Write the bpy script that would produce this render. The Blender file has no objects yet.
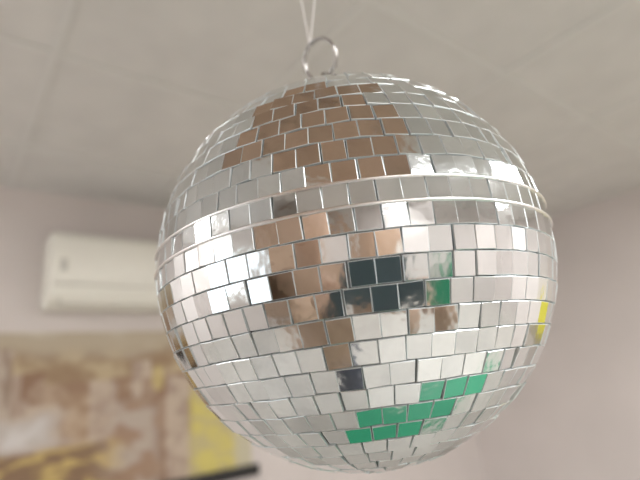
import bpy, bmesh, math, random
from mathutils import Vector, Matrix, Quaternion
random.seed(7)
S=bpy.context.scene
CZ=1.6; CEIL=2.5
COL=S.collection

# ---------------------------------------------------------------- materials
def mat(name,color,rough=0.6,metal=0.0,noise=0.0,nscale=20,bump=0.0,bscale=60,emit=None,estr=0):
    m=bpy.data.materials.new(name); m.use_nodes=True
    nt=m.node_tree; b=nt.nodes['Principled BSDF']
    b.inputs['Base Color'].default_value=(*color,1); b.inputs['Roughness'].default_value=rough
    b.inputs['Metallic'].default_value=metal
    tc=nt.nodes.new('ShaderNodeTexCoord')
    if noise>0:
        n=nt.nodes.new('ShaderNodeTexNoise'); n.inputs['Scale'].default_value=nscale
        nt.links.new(tc.outputs['Object'],n.inputs['Vector'])
        r=nt.nodes.new('ShaderNodeValToRGB')
        r.color_ramp.elements[0].position=0.3; r.color_ramp.elements[1].position=0.7
        r.color_ramp.elements[0].color=(*[c*(1-noise) for c in color],1)
        r.color_ramp.elements[1].color=(*[min(1,c*(1+noise)) for c in color],1)
        nt.links.new(n.outputs['Fac'],r.inputs['Fac']); nt.links.new(r.outputs['Color'],b.inputs['Base Color'])
    if bump>0:
        n2=nt.nodes.new('ShaderNodeTexNoise'); n2.inputs['Scale'].default_value=bscale
        nt.links.new(tc.outputs['Object'],n2.inputs['Vector'])
        bp=nt.nodes.new('ShaderNodeBump'); bp.inputs['Strength'].default_value=bump; bp.inputs['Distance'].default_value=0.002
        nt.links.new(n2.outputs['Fac'],bp.inputs['Height']); nt.links.new(bp.outputs['Normal'],b.inputs['Normal'])
    if emit:
        b.inputs['Emission Color'].default_value=(*emit,1); b.inputs['Emission Strength'].default_value=estr
    return m
def wood(name,c1,c2,rough=0.5):
    m=bpy.data.materials.new(name); m.use_nodes=True
    nt=m.node_tree; b=nt.nodes['Principled BSDF']; b.inputs['Roughness'].default_value=rough
    tc=nt.nodes.new('ShaderNodeTexCoord'); mp=nt.nodes.new('ShaderNodeMapping'); mp.inputs['Scale'].default_value=(14,1.5,1.5)
    n=nt.nodes.new('ShaderNodeTexNoise'); n.inputs['Scale'].default_value=2.5; n.inputs['Detail'].default_value=6
    r=nt.nodes.new('ShaderNodeValToRGB'); r.color_ramp.elements[0].position=.35; r.color_ramp.elements[1].position=.65
    r.color_ramp.elements[0].color=(*c1,1); r.color_ramp.elements[1].color=(*c2,1)
    nt.links.new(tc.outputs['Object'],mp.inputs[0]); nt.links.new(mp.outputs[0],n.inputs['Vector'])
    nt.links.new(n.outputs['Fac'],r.inputs['Fac']); nt.links.new(r.outputs['Color'],b.inputs['Base Color'])
    return m

M_wall=mat('wall_paint',(.67,.62,.60),.85,noise=.03,nscale=3,bump=.15,bscale=150)
M_ceil=mat('ceiling_tile',(.67,.655,.635),.9,noise=.04,nscale=8,bump=.2,bscale=200)
M_grid=mat('ceiling_grid_metal',(.70,.69,.67),.6)
M_floor=mat('floor_lino',(.48,.46,.43),.45,noise=.10,nscale=6)
M_trim=mat('trim_paint',(.7,.67,.63),.5)
M_ac=mat('ac_plastic',(.84,.83,.76),.4,noise=.01)
M_acd=mat('ac_dark',(.12,.11,.10),.6)
M_acg=mat('ac_grey',(.55,.54,.5),.4)
M_wood=wood('brown_wood',(.40,.265,.185),(.50,.35,.25),.5)
M_black=mat('black_plastic',(.015,.015,.017),.35)

# ---------------------------------------------------------------- helpers
def mkobj(name,me,parent=None,mats=()):
    o=bpy.data.objects.new(name,me); COL.objects.link(o)
    for m in mats: me.materials.append(m)
    if parent: o.parent=parent
    return o
def box(name,lo,hi,m,parent=None,bevel=0,seg=2):
    bm=bmesh.new(); bmesh.ops.create_cube(bm,size=1)
    lo=Vector(lo);hi=Vector(hi);c=(lo+hi)/2;s=hi-lo
    for v in bm.verts: v.co=Vector((v.co.x*s.x,v.co.y*s.y,v.co.z*s.z))
    if bevel>0: bmesh.ops.bevel(bm,geom=bm.edges[:],offset=bevel,segments=seg,affect='EDGES',profile=.5)
    me=bpy.data.meshes.new(name); bm.to_mesh(me); bm.free()
    o=mkobj(name,me,parent,[m]); o.location=c
    return o
def empty(name,loc=(0,0,0)):
    e=bpy.data.objects.new(name,None); e.location=loc; e.empty_display_size=.05; COL.objects.link(e); return e
def tube(name,pts,r,m,parent=None,cyc=False,res=6):
    cu=bpy.data.curves.new(name,'CURVE'); cu.dimensions='3D'; cu.bevel_depth=r; cu.bevel_resolution=res
    sp=cu.splines.new('POLY'); sp.points.add(len(pts)-1)
    for i,p in enumerate(pts): sp.points[i].co=(*p,1)
    sp.use_cyclic_u=cyc; sp.use_smooth=True
    o=bpy.data.objects.new(name,cu); cu.materials.append(m); COL.objects.link(o)
    if parent: o.parent=parent
    return o

# ---------------------------------------------------------------- room
X0,X1,Y0,Y1=-2.6,3.12,-3.2,2.3
box('floor',(X0-.1,Y0-.1,-.1),(X1+.1,Y1+.1,0),M_floor)
box('ceiling',(X0-.1,Y0-.1,CEIL),(X1+.1,Y1+.1,CEIL+.1),M_ceil)
box('wall_back',(X0-.1,Y1,0),(X1+.1,Y1+.1,CEIL),M_wall)
box('wall_front',(X0-.1,Y0-.1,0),(X1+.1,Y0,CEIL),M_wall)
box('wall_right',(X1,Y0,0),(X1+.1,Y1,CEIL),M_wall)
box('wall_left',(X0-.1,Y0,0),(X0,Y1,CEIL),M_wall)
box('baseboard_back',(X0,Y1-.012,0),(X1,Y1,.08),M_trim)
box('baseboard_right',(X1-.012,Y0,0),(X1,Y1-.012,.08),M_trim)
# suspended ceiling grid
bm=bmesh.new()
def addbox(bm,lo,hi):
    r=bmesh.ops.create_cube(bm,size=1)
    lo=Vector(lo);hi=Vector(hi);c=(lo+hi)/2;s=hi-lo
    for v in r['verts']: v.co=Vector((v.co.x*s.x,v.co.y*s.y,v.co.z*s.z))+c
x=.155-.6*4
while x<X1:
    addbox(bm,(x-.009,Y0,CEIL-.005),(x+.009,Y1,CEIL+.001)); x+=.6
y=.67-.6*6
while y<Y1:
    addbox(bm,(X0,y-.009,CEIL-.0053),(X1,y+.009,CEIL+.001)); y+=.6
addbox(bm,(X0,Y1-.02,CEIL-.004),(X1,Y1,CEIL+.001)); addbox(bm,(X1-.02,Y0,CEIL-.004),(X1,Y1,CEIL+.001))
me=bpy.data.meshes.new('trim_1'); bm.to_mesh(me); bm.free(); mkobj('trim_1',me,None,[M_grid])

# surface-mounted ceiling LED panels (unseen; some follow ball highlights, the rest added as room light)
M_led=mat('led_diffuser',(.9,.9,.9),.5,emit=(1,.98,.96),estr=7)
def panel(cx,cy,power):
    e=empty('unseen_light_panel',(cx,cy,CEIL-.006))
    box('frame',(-.29,-.29,-.014),(.29,.29,-.001),M_trim,e,.002)
    box('diffuser',(-.265,-.265,-.017),(.265,.265,-.0145),M_led,e)
    l=bpy.data.lights.new('panel_lamp','AREA'); l.shape='SQUARE'; l.size=.5; l.energy=power; l.color=(1,.985,.97)
    lo=bpy.data.objects.new('panel_lamp',l); COL.objects.link(lo); lo.parent=e; lo.location=(0,0,-.02)
cells=[(.56,-1.20),(1.42,-.72),(-1.945,1.57),(-.745,-2.63),(2.255,-2.03)]
for c in cells: panel(c[0],c[1],32)

# unseen overhead brown panel, added for brown reflections in the tiles
e=empty('added_brown_panel',(-.10,-.05,CEIL))
for i in range(6):
    box('slat_%d'%(i+1),(-.60+i*.17,-.62 if i>3 else -1.0,-.035),(-.435+i*.17,.60,-.006),M_wood,e,.003)

# glowing pane on left wall, added out of view as daylight fill
M_pane_glow=mat('added_pane_glow',(.8,.85,.9),.3,emit=(.88,.94,1.0),estr=1.3)
e=empty('added_glow_pane_1',(X0,.95,1.5))
box('pane',(.002,-.75,-.6),(.008,.75,.6),M_pane_glow,e)
for n,lo,hi in [('l',(0,-.8,-.65),(.04,-.74,.65)),('r',(0,.74,-.65),(.04,.8,.65)),('t',(0,-.74,.59),(.04,.74,.65)),('b',(0,-.74,-.65),(.04,.74,-.59)),('m',(0,-.02,-.59),(.035,.02,.59))]:
    box('frame_'+n,lo,hi,M_trim,e,.004)

# door on front wall
e=empty('door_1',(-1.5,Y0,0))
box('leaf',(-.42,0.005,0.005),(.42,.045,2.03),M_wood,e,.003)
box('inset_top',(-.3,.045,1.15),(.3,.055,1.85),M_wood,e,.004)
box('inset_low',(-.3,.045,.2),(.3,.055,.95),M_wood,e,.004)
for n,a,b_ in [('l',-.5,-.42),('r',.42,.5)]: box('casing_'+n,(a,0.003,0),(b_,.06,2.11),M_trim,e,.003)
box('casing_t',(-.42,0.003,2.03),(.42,.06,2.11),M_trim,e,.003)
box('handle',(.3,.055,1.0),(.37,.1,1.02),mat('steel',(.6,.6,.6),.3,1),e,.004)

M_green=mat('green_laminate',(.01,.20,.10),.55,noise=.05)
M_yellow=mat('yellow_laminate',(.66,.60,.07),.45,noise=.05)
M_grey=mat('grey_metal',(.45,.45,.45),.4,.6)
def cabinet(name,lo,hi,m,front,z0=0):
    c=Vector(((lo[0]+hi[0])/2,(lo[1]+hi[1])/2,z0)); e=empty(name,c)
    w=(hi[0]-lo[0])/2; d=(hi[1]-lo[1])/2; h=hi[2]-z0
    box('carcass',(-w,-d,.05 if z0==0 else 0),(w,d,h),m,e,.006)
    if z0==0: box('plinth',(-w+.02,-d+.02,0),(w-.02,d-.02,.05),M_black,e)
    if front=='y':
        box('door_a',(-w+.01,d,.07),(-.004,d+.018,h-.02),m,e,.004); box('door_b',(.004,d,.07),(w-.01,d+.018,h-.02),m,e,.004)
        box('pull_a',(-.05,d+.018,h*.5),(-.035,d+.035,h*.5+.14),M_grey,e,.003); box('pull_b',(.035,d+.018,h*.5),(.05,d+.035,h*.5+.14),M_grey,e,.003)
    else:
        s=front
        def bx(n,xa,xb,ya,yb,za,zb,mm_): box(n,(min(s*xa,s*xb),ya,za),(max(s*xa,s*xb),yb,zb),mm_,e,.003)
        bx('door_a',w,w+.018,-d+.01,-.004,.02,h-.02,m); bx('door_b',w,w+.018,.004,d-.01,.02,h-.02,m)
        bx('pull_a',w+.018,w+.035,-.05,-.035,h*.45,h*.45+.1,M_grey); bx('pull_b',w+.018,w+.035,.035,.05,h*.45,h*.45+.1,M_grey)
cabinet('storage_cabinet',(.3,Y0+.01,0),(.95,Y0+.45,.95),M_green,'y')
cabinet('wall_cabinet',(X1-.31,-.40,0),(X1-.01,.32,1.40),M_yellow,-1,z0=.98)
cabinet('added_wardrobe',(X0+.01,-1.75,0),(X0+.61,-.25,2.42),M_wood,1)  # unseen; added to spread brown reflections over the left tiles
e=empty('classroom_table',(.74,-.11,0)); e.rotation_euler=(0,0,math.radians(-41))
box('top',(-.78,-.19,.72),(.78,.19,.75),M_green,e,.006)
for i,(a,b_) in enumerate([(-.72,-.15),(.72,-.15),(-.72,.15),(.72,.15)]): box('leg_%d'%(i+1),(a-.018,b_-.018,0),(a+.018,b_+.018,.72),M_grey,e,.004)

# ---------------------------------------------------------------- air conditioner
e=empty('air_conditioner',(.71,Y1,CZ+.515))
prof=[(0,.155),(.12,.158),(.165,.150),(.192,.125),(.202,.08),(.205,.0),(.200,-.07),(.185,-.115),(.15,-.145),(.09,-.158),(0,-.155)]
bm=bmesh.new(); L=.41; rings=[]
for xx,sc in [(-L,.93),(-L+.006,.98),(-L+.015,1),(L-.015,1),(L-.006,.98),(L,.93)]:
    rings.append([bm.verts.new((xx,-d*sc if d>0 else 0,z*sc)) for d,z in prof])
for a,b_ in zip(rings[:-1],rings[1:]):
    for i in range(len(prof)):
        j=(i+1)%len(prof); bm.faces.new((a[i],a[j],b_[j],b_[i]))
bm.faces.new(rings[0]); bm.faces.new(rings[-1][::-1])
bmesh.ops.recalc_face_normals(bm,faces=bm.faces)
me=bpy.data.meshes.new('body'); bm.to_mesh(me); bm.free()
o=mkobj('body',me,e,[M_ac]); o.location=(0,-.002,0)
for p in me.polygons: p.use_smooth=len(p.vertices)==4
md=o.modifiers.new('b','BEVEL'); md.width=.006; md.segments=2; md.limit_method='ANGLE'
box('panel_seam',(-.40,-.2085,-.076),(.40,-.196,-.073),M_acg,e)
f=box('outlet_flap',(-.36,-.190,-.150),(.36,-.184,-.105),M_ac,e,.002); f.rotation_euler=(.62,0,0); f.location=(0,-.176,-.126)
f=box('outlet_gap',(-.37,-.16,-.155),(.37,-.155,-.13),M_acg,e); f.rotation_euler=(.7,0,0); f.location=(0,-.160,-.138)
box('display',(.26,-.2095,-.05),(.33,-.2,-.03),M_acd,e,.002)
box('badge',(-.375,-.2075,-.02),(-.35,-.2,.03),M_acg,e,.002)
for i in range(9): box('intake_louver_%d'%i,(-.38,-.03-.013*i,.155),(.38,-.024-.013*i,.162),M_acg,e)

# ---------------------------------------------------------------- mural on back wall (flat printed panorama)
from mathutils import noise as mn
mx0,mx1,mz0,mz1=-.75,1.27,CZ-.385,CZ+.275
NX,NZ=400,130
def hsh(i,j=0):
    v=math.sin(i*127.1+j*311.7)*43758.5453; return v-math.floor(v)
def lerp(a,b,t): return tuple(p+(q-p)*t for p,q in zip(a,b))
def sm(a,b,x):
    t=max(0,min(1,(x-a)/(b-a))); return t*t*(3-2*t)
def fbm(x,y,s=0):
    v=0;a=.5
    for o_ in range(3):
        v+=a*mn.noise(Vector((x,y,s+o_*7.3))); x*=2.03;y*=2.03;a*=.45
    return max(0,min(1,.5+v*1.0))
def paint(x,z):
    c=lerp((.60,.55,.46),(.47,.40,.30),sm(.35,.65,fbm(x*4,z*7,1)))
    k=fbm(x*6,z*9,4); k2=fbm(x*10,z*14,9)
    hill=.20+.07*(fbm(x*4,0,2)-.5)
    t=sm(hill+.04,hill-.06,z); c=lerp(c,lerp((.48,.38,.24),(.30,.20,.115),sm(.38,.62,k)),t)
    for lay,(hb,ha,w) in enumerate([(.07,.09,.085),(-.03,.11,.11)]):
        i=math.floor(x/w+lay*.37); h=hb+ha*hsh(i,lay+5)
        if z<h:
            cc=lerp((.22,.12,.075),(.44,.32,.21),hsh(i,lay+9))
            if hsh(i,lay+20)>.75: cc=(.52,.44,.37)
            cc=lerp(cc,lerp((.25,.14,.08),(.50,.39,.29),sm(.35,.65,k2)),.5)
            c=lerp(c,cc,sm(h,h-.02,z))
    d=abs(x-.185); wt=.035+.10*max(0,.19-z)*.35
    t=sm(wt+.008,wt-.008,d)*sm(.22,.20,z); c=lerp(c,lerp((.30,.22,.165),(.46,.38,.31),sm(.4,.6,fbm(x*30,z*9,3))),t)
    t=sm(.46,.32,x+.1*(k-.5))*sm(-.20,-.15,z)*sm(-.03,-.08,z+.05*(k-.5)); c=lerp(c,lerp((.60,.57,.55),(.48,.43,.39),sm(.3,.7,k2)),t)
    t=sm(.55,.62,x)*sm(.85,.75,x)*sm(-.02,-.08,z+.08*(k-.5)); c=lerp(c,lerp((.54,.48,.42),(.32,.20,.13),sm(.35,.65,k2)),t*.7)
    g=-.185+.05*(fbm(x*6,5,6)-.5)
    t=sm(g+.015,g-.015,z)*sm(.72,.5,x); c=lerp(c,lerp((.48,.35,.13),(.22,.135,.075),sm(.35,.55,fbm(x*9,z*22,8))),t)
    t=sm(1.4,.4,((x-.80)/.03)**2+((z-.06)/.06)**2); c=lerp(c,(.60,.49,.20),t*.7)
    t=sm(.93,.97,x+.03*(k-.5))*sm(.16,.04,z-.08*(k-.5)); c=lerp(c,lerp((.62,.54,.16),(.52,.45,.22),sm(.35,.65,k2)),t)
    t=sm(1.15,1.21,x)*sm(.14,.05,z); c=lerp(c,(.56,.52,.38),t)
    return c
vs=[];fs=[];cols=[]
for j in range(NZ+1):
    for i in range(NX+1):
        x=mx0+(mx1-mx0)*i/NX; z=mz0+(mz1-mz0)*j/NZ
        vs.append((x,Y1-.006,z)); cols.append(paint(x,z-CZ))
for j in range(NZ):
    for i in range(NX):
        a=j*(NX+1)+i; fs.append((a,a+1,a+NX+2,a+NX+1))
me=bpy.data.meshes.new('print'); me.from_pydata(vs,[],fs)
ca=me.color_attributes.new('Col','FLOAT_COLOR','POINT')
for i,c in enumerate(cols): ca.data[i].color=(*c,1)
mm=bpy.data.materials.new('mural_print'); mm.use_nodes=True; nt=mm.node_tree; b=nt.nodes['Principled BSDF']; b.inputs['Roughness'].default_value=.55
at=nt.nodes.new('ShaderNodeVertexColor'); at.layer_name='Col'
nt.links.new(at.outputs['Color'],b.inputs['Base Color'])
e=empty('wall_mural',(0,0,0))
mkobj('print',me,e,[mm])
box('backing',(mx0,Y1-.0055,mz0),(mx1,Y1-.001,mz1),M_trim,e)
box('bottom_rail',(mx0,Y1-.03,mz0-.05),(mx1+.03,Y1-.001,mz0),M_black,e,.003)

# ---------------------------------------------------------------- mirror ball
R=.1
HD=math.radians(38)
fw=Vector((math.sin(HD),math.cos(HD),0)); rt=Vector((math.cos(HD),-math.sin(HD),0)); up=Vector((0,0,1))
BC=Vector((.170,.189,CZ+.055))
ball=empty('disco_ball',BC)
ball.rotation_mode='QUATERNION'
tilt=Quaternion(fw,math.radians(-2.2))
ball.rotation_quaternion=tilt
def mirror():
    m=bpy.data.materials.new('mirror_glass'); m.use_nodes=True; nt=m.node_tree; b=nt.nodes['Principled BSDF']
    b.inputs['Metallic'].default_value=1; b.inputs['Roughness'].default_value=.08
    b.inputs['Coat Weight'].default_value=.2; b.inputs['Coat Roughness'].default_value=.05
    tc=nt.nodes.new('ShaderNodeTexCoord')
    n=nt.nodes.new('ShaderNodeTexNoise'); n.inputs['Scale'].default_value=40; n.inputs['Detail'].default_value=4
    r=nt.nodes.new('ShaderNodeValToRGB'); r.color_ramp.elements[0].color=(.70,.74,.75,1); r.color_ramp.elements[1].color=(.88,.91,.92,1)
    nt.links.new(tc.outputs['Object'],n.inputs['Vector']); nt.links.new(n.outputs['Fac'],r.inputs['Fac'])
    va=nt.nodes.new('ShaderNodeVertexColor'); va.layer_name='silvering'   # random grey tone of each tile's silvering
    mx=nt.nodes.new('ShaderNodeMix'); mx.data_type='RGBA'; mx.blend_type='MULTIPLY'; mx.inputs[0].default_value=1
    nt.links.new(r.outputs['Color'],mx.inputs[6]); nt.links.new(va.outputs['Color'],mx.inputs[7]); nt.links.new(mx.outputs[2],b.inputs['Base Color'])
    n2=nt.nodes.new('ShaderNodeTexNoise'); n2.inputs['Scale'].default_value=120
    bp=nt.nodes.new('ShaderNodeBump'); bp.inputs['Strength'].default_value=.14; bp.inputs['Distance'].default_value=.001
    nt.links.new(tc.outputs['Object'],n2.inputs['Vector']); nt.links.new(n2.outputs['Fac'],bp.inputs['Height']); nt.links.new(bp.outputs['Normal'],b.inputs['Normal'])
    return m
M_mir=mirror()
M_edge=mat('glass_cut_edge',(.64,.69,.70),.3,.5)
M_core=mat('ball_core_grout',(.24,.26,.27),.5,.3,noise=.3,nscale=80)
bm=bmesh.new(); NR=34; step=math.pi/NR
t=.0011; rv=random.Random(3); tone=[]
for k in range(NR):
    lat=-math.pi/2+(k+.5)*step
    n=max(3,round(2*math.pi*math.cos(lat)/step*1.0))
    if k in(0,NR-1): continue
    off=random.random()*2*math.pi
    hh=R*step/2*(.968)
    rowpitch=random.gauss(0,.012)
    for i in range(n):
        lon=off+2*math.pi*i/n+random.uniform(-.03,.03)*2*math.pi/n
        hw=R*math.pi*math.cos(lat)/n*random.uniform(.945,.99)
        nrm=Vector((math.cos(lat)*math.cos(lon),math.cos(lat)*math.sin(lon),math.sin(lat)))
        e1=Vector((-math.sin(lon),math.cos(lon),0)); e2=nrm.cross(e1)
        q=Quaternion(e1,rowpitch+random.gauss(0,.020))@Quaternion(e2,random.gauss(0,.036))@Quaternion(nrm,random.gauss(0,.020))
        a1=q@e1; a2=q@e2; nn=q@nrm
        c=nrm*(R-.0004+random.uniform(-.0002,.0002))
        h2=hh*random.uniform(.97,1.0)
        wt=hw*math.cos(lat+step*.45)/math.cos(lat); wb=hw*math.cos(lat-step*.45)/math.cos(lat)
        wt=min(wt,hw*1.03); wb=min(wb,hw*1.03)
        ch=.0002
        tv=rv.uniform(.80,1.0); tone+= [tv]*12
        def quad(ins,dz): 
            return [bm.verts.new(c+a1*sx*((wt if sy>0 else wb)-ins)+a2*sy*(h2-ins)+nn*dz) for sx,sy in((-1,-1),(1,-1),(1,1),(-1,1))]
        lo=quad(0,-t); mid=quad(0,-ch); top=quad(ch,0)
        f=bm.faces.new(top); f.material_index=0
        for A,B in((lo,mid),(mid,top)):
            for s in range(4):
                f=bm.faces.new((A[s],A[(s+1)%4],B[(s+1)%4],B[s])); f.material_index=1
bm.normal_update()
me=bpy.data.meshes.new('mirror_tiles'); bm.to_mesh(me); bm.free()
ca=me.color_attributes.new('silvering','FLOAT_COLOR','POINT')
for i,tv in enumerate(tone): ca.data[i].color=(tv,tv,tv,1)
mkobj('mirror_tiles',me,ball,[M_mir,M_edge])
bm=bmesh.new(); bmesh.ops.create_uvsphere(bm,u_segments=96,v_segments=64,radius=R-.0014)
me=bpy.data.meshes.new('core'); bm.to_mesh(me); bm.free()
for p in me.polygons: p.use_smooth=True
mkobj('core',me,ball,[M_core])
M_sil=mat('silver_metal',(.34,.33,.32),.3,1.0)
M_seam=mat('seam_metal',(.85,.85,.85),.3,1.0)
for nm,la,rr in (('equator_seam',0,.00060),('upper_seam',step,.00055)):
    r0=R*math.cos(la); z0=R*math.sin(la)
    tube(nm,[(r0*math.cos(a),r0*math.sin(a),z0) for a in [2*math.pi*i/128 for i in range(128)]],rr,M_seam,ball,True)
pr=[(0.0001,.0085),(.003,.0083),(.0045,.007),(.006,.0045),(.010,.0035),(.0125,.0015),(.013,-.002)]
bm=bmesh.new(); rg=[]
for r_,z_ in pr: rg.append([bm.verts.new((r_*math.cos(2*math.pi*i/32),r_*math.sin(2*math.pi*i/32),R+z_)) for i in range(32)])
for a,b_ in zip(rg[:-1],rg[1:]):
    for i in range(32): bm.faces.new((a[i],b_[i],b_[(i+1)%32],a[(i+1)%32]))
me=bpy.data.meshes.new('top_cap'); bm.to_mesh(me); bm.free()
for p in me.polygons: p.use_smooth=True
mkobj('top_cap',me,ball,[M_sil])
def circ(c,r,u,v,n=48,a0=0,turns=1,rise=Vector((0,0,0))):
    return [c+u*r*math.cos(a0+2*math.pi*turns*i/n)+v*r*math.sin(a0+2*math.pi*turns*i/n)+rise*(i/n) for i in range(n+(0 if turns==1 else 1))]
ti=tilt.inverted()
lf=ti@fw; lr=ti@rt
tube('eyelet',circ(Vector((0,0,R+.0150))+lr*.002,.0062,(lr*.5+lf*.85).normalized(),up),.0010,M_sil,ball,True)
u=(lr*.74-lf*.67).normalized()
v=(up*.92-lr*.42).normalized()
u=(u-v*u.dot(v)).normalized()
nrm=u.cross(v)
rc=Vector((0,0,R+.0322))+lr*-.0001
tube('split_ring',circ(rc,.0121,u,v,96,-1.2,2,nrm*.0024),.00082,M_sil,ball)
M_thr=mat('white_thread',(.78,.77,.76),.7)
rloc=rc+v*.0121+nrm*.001
rtop=BC+tilt@rloc
for sgn in(-1,1):
    top=Vector((rtop.x,rtop.y,CEIL-.006))+rt*(sgn*.09)+rt*.03
    pts=[ti@(p-BC) for p in (rtop,rtop.lerp(top,.5),top)]
    tube('thread_%s'%('l' if sgn<0 else 'r'),pts,.00032,M_thr,ball)
tube('thread_knot',circ(rloc,.0010,lf,up,16),.0005,M_thr,ball,True)

# ---------------------------------------------------------------- camera frame
pitch=math.radians(15.9); roll=math.radians(5); HC2=math.radians(38.5)
fwc=Vector((math.sin(HC2),math.cos(HC2),0)); rtc=Vector((math.cos(HC2),-math.sin(HC2),0))
F=(fwc*math.cos(pitch)+up*math.sin(pitch)).normalized()
U0=(up*math.cos(pitch)-fwc*math.sin(pitch)).normalized()
RR=(rtc*math.cos(roll)-U0*math.sin(roll)); UU=(U0*math.cos(roll)+rtc*math.sin(roll))
CAM=Vector((0,0,CZ))
# ---------------------------------------------------------------- photographer (seen in the mirror tiles)
M_skin=mat('skin',(.56,.37,.27),.5,noise=.06,nscale=30)
M_shirt=mat('brown_jumper',(.48,.34,.25),.85,noise=.10,nscale=60)
M_jean=mat('dark_trousers',(.05,.06,.09),.85,noise=.15,nscale=50)
M_hair=mat('dark_hair',(.05,.03,.02),.6,noise=.2,nscale=80)
M_shoe=mat('shoe',(.08,.07,.07),.5)
M_eye=mat('eye_white',(.85,.83,.8),.3)
man=empty('photographer')
base=-fw*.31-rt*.21
LZ=1.05
def P(r_,f_,z_): 
    q=base+rt*r_+fw*f_; return Vector((q.x,q.y,z_*LZ))
def skin(name,pts,edges,m,sub=2,root=0):
    me=bpy.data.meshes.new(name); me.from_pydata([p[0] for p in pts],edges,[])
    o=mkobj(name,me,man,[m])
    sk=o.modifiers.new('skin','SKIN'); sk.use_smooth_shade=True
    for i,p in enumerate(pts):
        sv=me.skin_vertices[0].data[i]; rr=p[1] if isinstance(p[1],tuple) else (p[1],p[1]); sv.radius=rr; sv.use_root=(i==root)
    s=o.modifiers.new('sub','SUBSURF'); s.levels=sub; s.render_levels=sub
    return o
ph=empty('smartphone'); ph.parent=man
pc=CAM+RR*.060-UU*.028-F*.0105
rot=Matrix((RR,UU,-F)).transposed().to_4x4(); ph.matrix_world=Matrix.Translation(pc)@rot
box('body',(-.084,-.043,-.004),(.084,.043,.004),mat('phone_back',(.07,.105,.12),.3),ph,.0035,3)
box('screen',(-.080,-.040,.0041),(.080,.040,.0046),mat('phone_screen',(.02,.02,.02),.1,emit=(.5,.45,.42),estr=.5),ph)
def hand(side):
    end=pc+RR*(side*.094)-UU*.012
    wrist=end+RR*(side*.045)-UU*.085-F*.05
    pts=[(wrist,(.026,.020)),(wrist.lerp(end,.45)-F*.01,(.034,.019)),(end+RR*side*.004-F*.022-UU*.004,(.034,.016))]
    skin('hand_palm_%s'%('l' if side<0 else 'r'),pts,[(0,1),(1,2)],M_skin)
    for k in range(4):
        b0=end+RR*side*.006-F*.020+UU*(.022-.018*k)
        ln=[.85,1.0,.9,.7][k]
        p=[b0,b0+RR*side*.008+F*.016,b0-RR*side*.008*ln+F*.0235-UU*.004,b0-RR*side*.018*ln+F*.0235-UU*.006]
        p=[q-UU*(.014 if side<0 else 0) for q in p]
        skin('finger_%s_%d'%('l' if side<0 else 'r',k+1),[(p[0],.0088),(p[1],.0082),(p[2],.0072),(p[3],.006)],[(0,1),(1,2),(2,3)],M_skin)
    tb=wrist.lerp(end,.6)-F*.02
    skin('thumb_%s'%('l' if side<0 else 'r'),[(tb,.012),(tb-RR*side*.028+UU*.012,.0105),(tb-RR*side*.048+UU*.03-F*.002,.009),(tb-RR*side*.056+UU*.048+F*.004,.0075)],[(0,1),(1,2),(2,3)],M_skin)
    return wrist
wl=hand(-1); wr=hand(1)
pts=[(P(0,0,.98),(.17,.11)),(P(0,0,1.12),(.155,.105)),(P(0,0,1.28),(.175,.115)),(P(0,0,1.42),(.165,.105)),(P(0,0,1.49),(.07,.07)),
 (P(-.175,0,1.43),.062),(P(-.30,.08,1.28),.054),(wl.lerp(P(-.30,.08,1.28),.12),.034),
 (P(.175,0,1.43),.062),(P(.29,.02,1.22),.052),(wr.lerp(P(.29,.02,1.22),.12),.034)]
skin('jumper',pts,[(0,1),(1,2),(2,3),(3,4),(3,5),(5,6),(6,7),(3,8),(8,9),(9,10)],M_shirt)
pts=[(P(0,0,1.0),(.165,.11)),(P(0,0,.9),(.165,.115)),(P(-.1,0,.78),.088),(P(-.11,.02,.5),.06),(P(-.11,0,.1),.045),(P(.1,0,.78),.088),(P(.11,.02,.5),.06),(P(.11,0,.1),.045)]
skin('trousers',pts,[(0,1),(1,2),(2,3),(3,4),(1,5),(5,6),(6,7)],M_jean)
for s in(-1,1):
    skin('shoe_%s'%('l' if s<0 else 'r'),[(P(.11*s,-.05,.045),.04),(P(.11*s,.06,.045),.043),(P(.12*s,.17,.036),.034)],[(0,1),(1,2)],M_shoe)
skin('neck',[(P(0,0,1.44),.055),(P(0,.01,1.52),.052),(P(0,.02,1.60),.055)],[(0,1),(1,2)],M_skin)
HC=P(0,.03,1.665)
bm=bmesh.new(); bmesh.ops.create_icosphere(bm,subdivisions=5,radius=1)
def gauss(d,s): return math.exp(-(d/s)**2)
for vtx in bm.verts:
    a,f_,z=vtx.co.x,vtx.co.y,vtx.co.z
    X=a*.076; Yf=f_*.095; Z=z*.118
    if z<0: X*=1-.28*z*z; Yf*=1-.10*z*z
    if f_>0:
        Yf*=.93
        Yf+=.024*gauss(a,.16)*gauss(z+.18,.20)
        Yf+=.008*gauss(a,.10)*gauss(z-.05,.2)
        for s in(-1,1): Yf-=.010*gauss(a-s*.38,.2)*gauss(z-.06,.13)
        Yf+=.006*gauss(a,.5)*gauss(z-.24,.1)
        Yf+=.007*gauss(a,.28)*gauss(z+.48,.05)+.007*gauss(a,.25)*gauss(z+.60,.06)
        Yf+=.010*gauss(a,.3)*gauss(z+.88,.2)
    vtx.co=HC+rt*X+fw*Yf+up*Z
me=bpy.data.meshes.new('head'); bm.to_mesh(me); bm.free()
for p in me.polygons: p.use_smooth=True
mkobj('head',me,man,[M_skin])
bm=bmesh.new(); bmesh.ops.create_icosphere(bm,subdivisions=4,radius=1)
dele=[v for v in bm.verts if (v.co.z<.42 and v.co.y>.05) or v.co.z<-.35]
bmesh.ops.delete(bm,geom=dele,context='VERTS')
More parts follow.
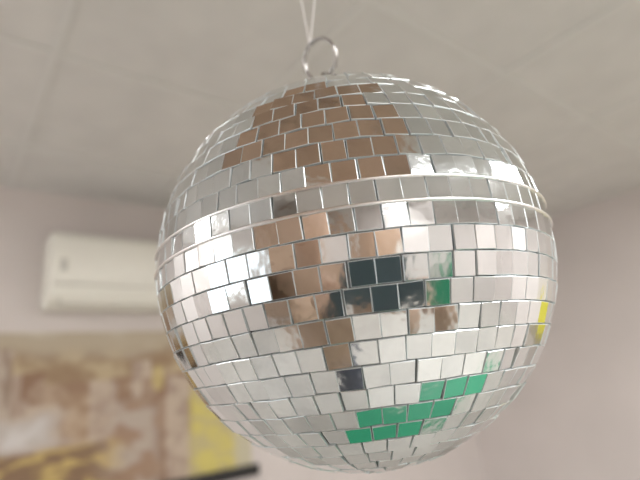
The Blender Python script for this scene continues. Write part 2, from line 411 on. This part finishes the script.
for v in bm.verts:
    k=1+.02*math.sin(v.co.x*30)*math.sin(v.co.y*24)
    v.co=HC+rt*v.co.x*.082*k+fw*(v.co.y*.101*k-.002)+up*v.co.z*.126*k
me=bpy.data.meshes.new('hair'); bm.to_mesh(me); bm.free()
for p in me.polygons: p.use_smooth=True
o=mkobj('hair',me,man,[M_hair]); sd=o.modifiers.new('s','SOLIDIFY'); sd.thickness=.008
def ell(name,c,rx,rf,rz,m):
    bm=bmesh.new(); bmesh.ops.create_uvsphere(bm,u_segments=16,v_segments=12,radius=1)
    for v in bm.verts: v.co=c+rt*v.co.x*rx+fw*v.co.y*rf+up*v.co.z*rz
    me=bpy.data.meshes.new(name); bm.to_mesh(me); bm.free()
    for p in me.polygons: p.use_smooth=True
    return mkobj(name,me,man,[m])
M_lip=mat('lips',(.42,.17,.13),.5)
for s in(-1,1):
    n_='l' if s<0 else 'r'
    ell('eye_'+n_,HC+rt*s*.029+fw*.074+up*.007,.013,.009,.008,M_eye)
    ell('iris_'+n_,HC+rt*s*.029+fw*.0815+up*.007,.005,.002,.005,M_hair)
    ell('brow_'+n_,HC+rt*s*.03+fw*.084+up*.029,.018,.004,.003,M_hair)
    ell('ear_'+n_,HC+rt*s*.077-fw*.004+up*-.005,.008,.018,.03,M_skin)
ell('mouth',HC+fw*.089-up*.063,.022,.005,.007,M_lip)

# ---------------------------------------------------------------- world + camera
w=bpy.data.worlds.new('World'); S.world=w; w.use_nodes=True
w.node_tree.nodes['Background'].inputs[0].default_value=(.7,.78,.9,1); w.node_tree.nodes['Background'].inputs[1].default_value=.5
cam=bpy.data.cameras.new('camera'); co=bpy.data.objects.new('camera',cam); COL.objects.link(co)
cam.lens=27; cam.sensor_width=36; cam.clip_start=.01
co.matrix_world=Matrix.Translation(CAM)@Matrix((RR,UU,-F)).transposed().to_4x4()
cam.dof.use_dof=True; cam.dof.focus_distance=.178; cam.dof.aperture_fstop=6.8
S.camera=co
S.view_settings.view_transform='Standard'
S.view_settings.exposure=0
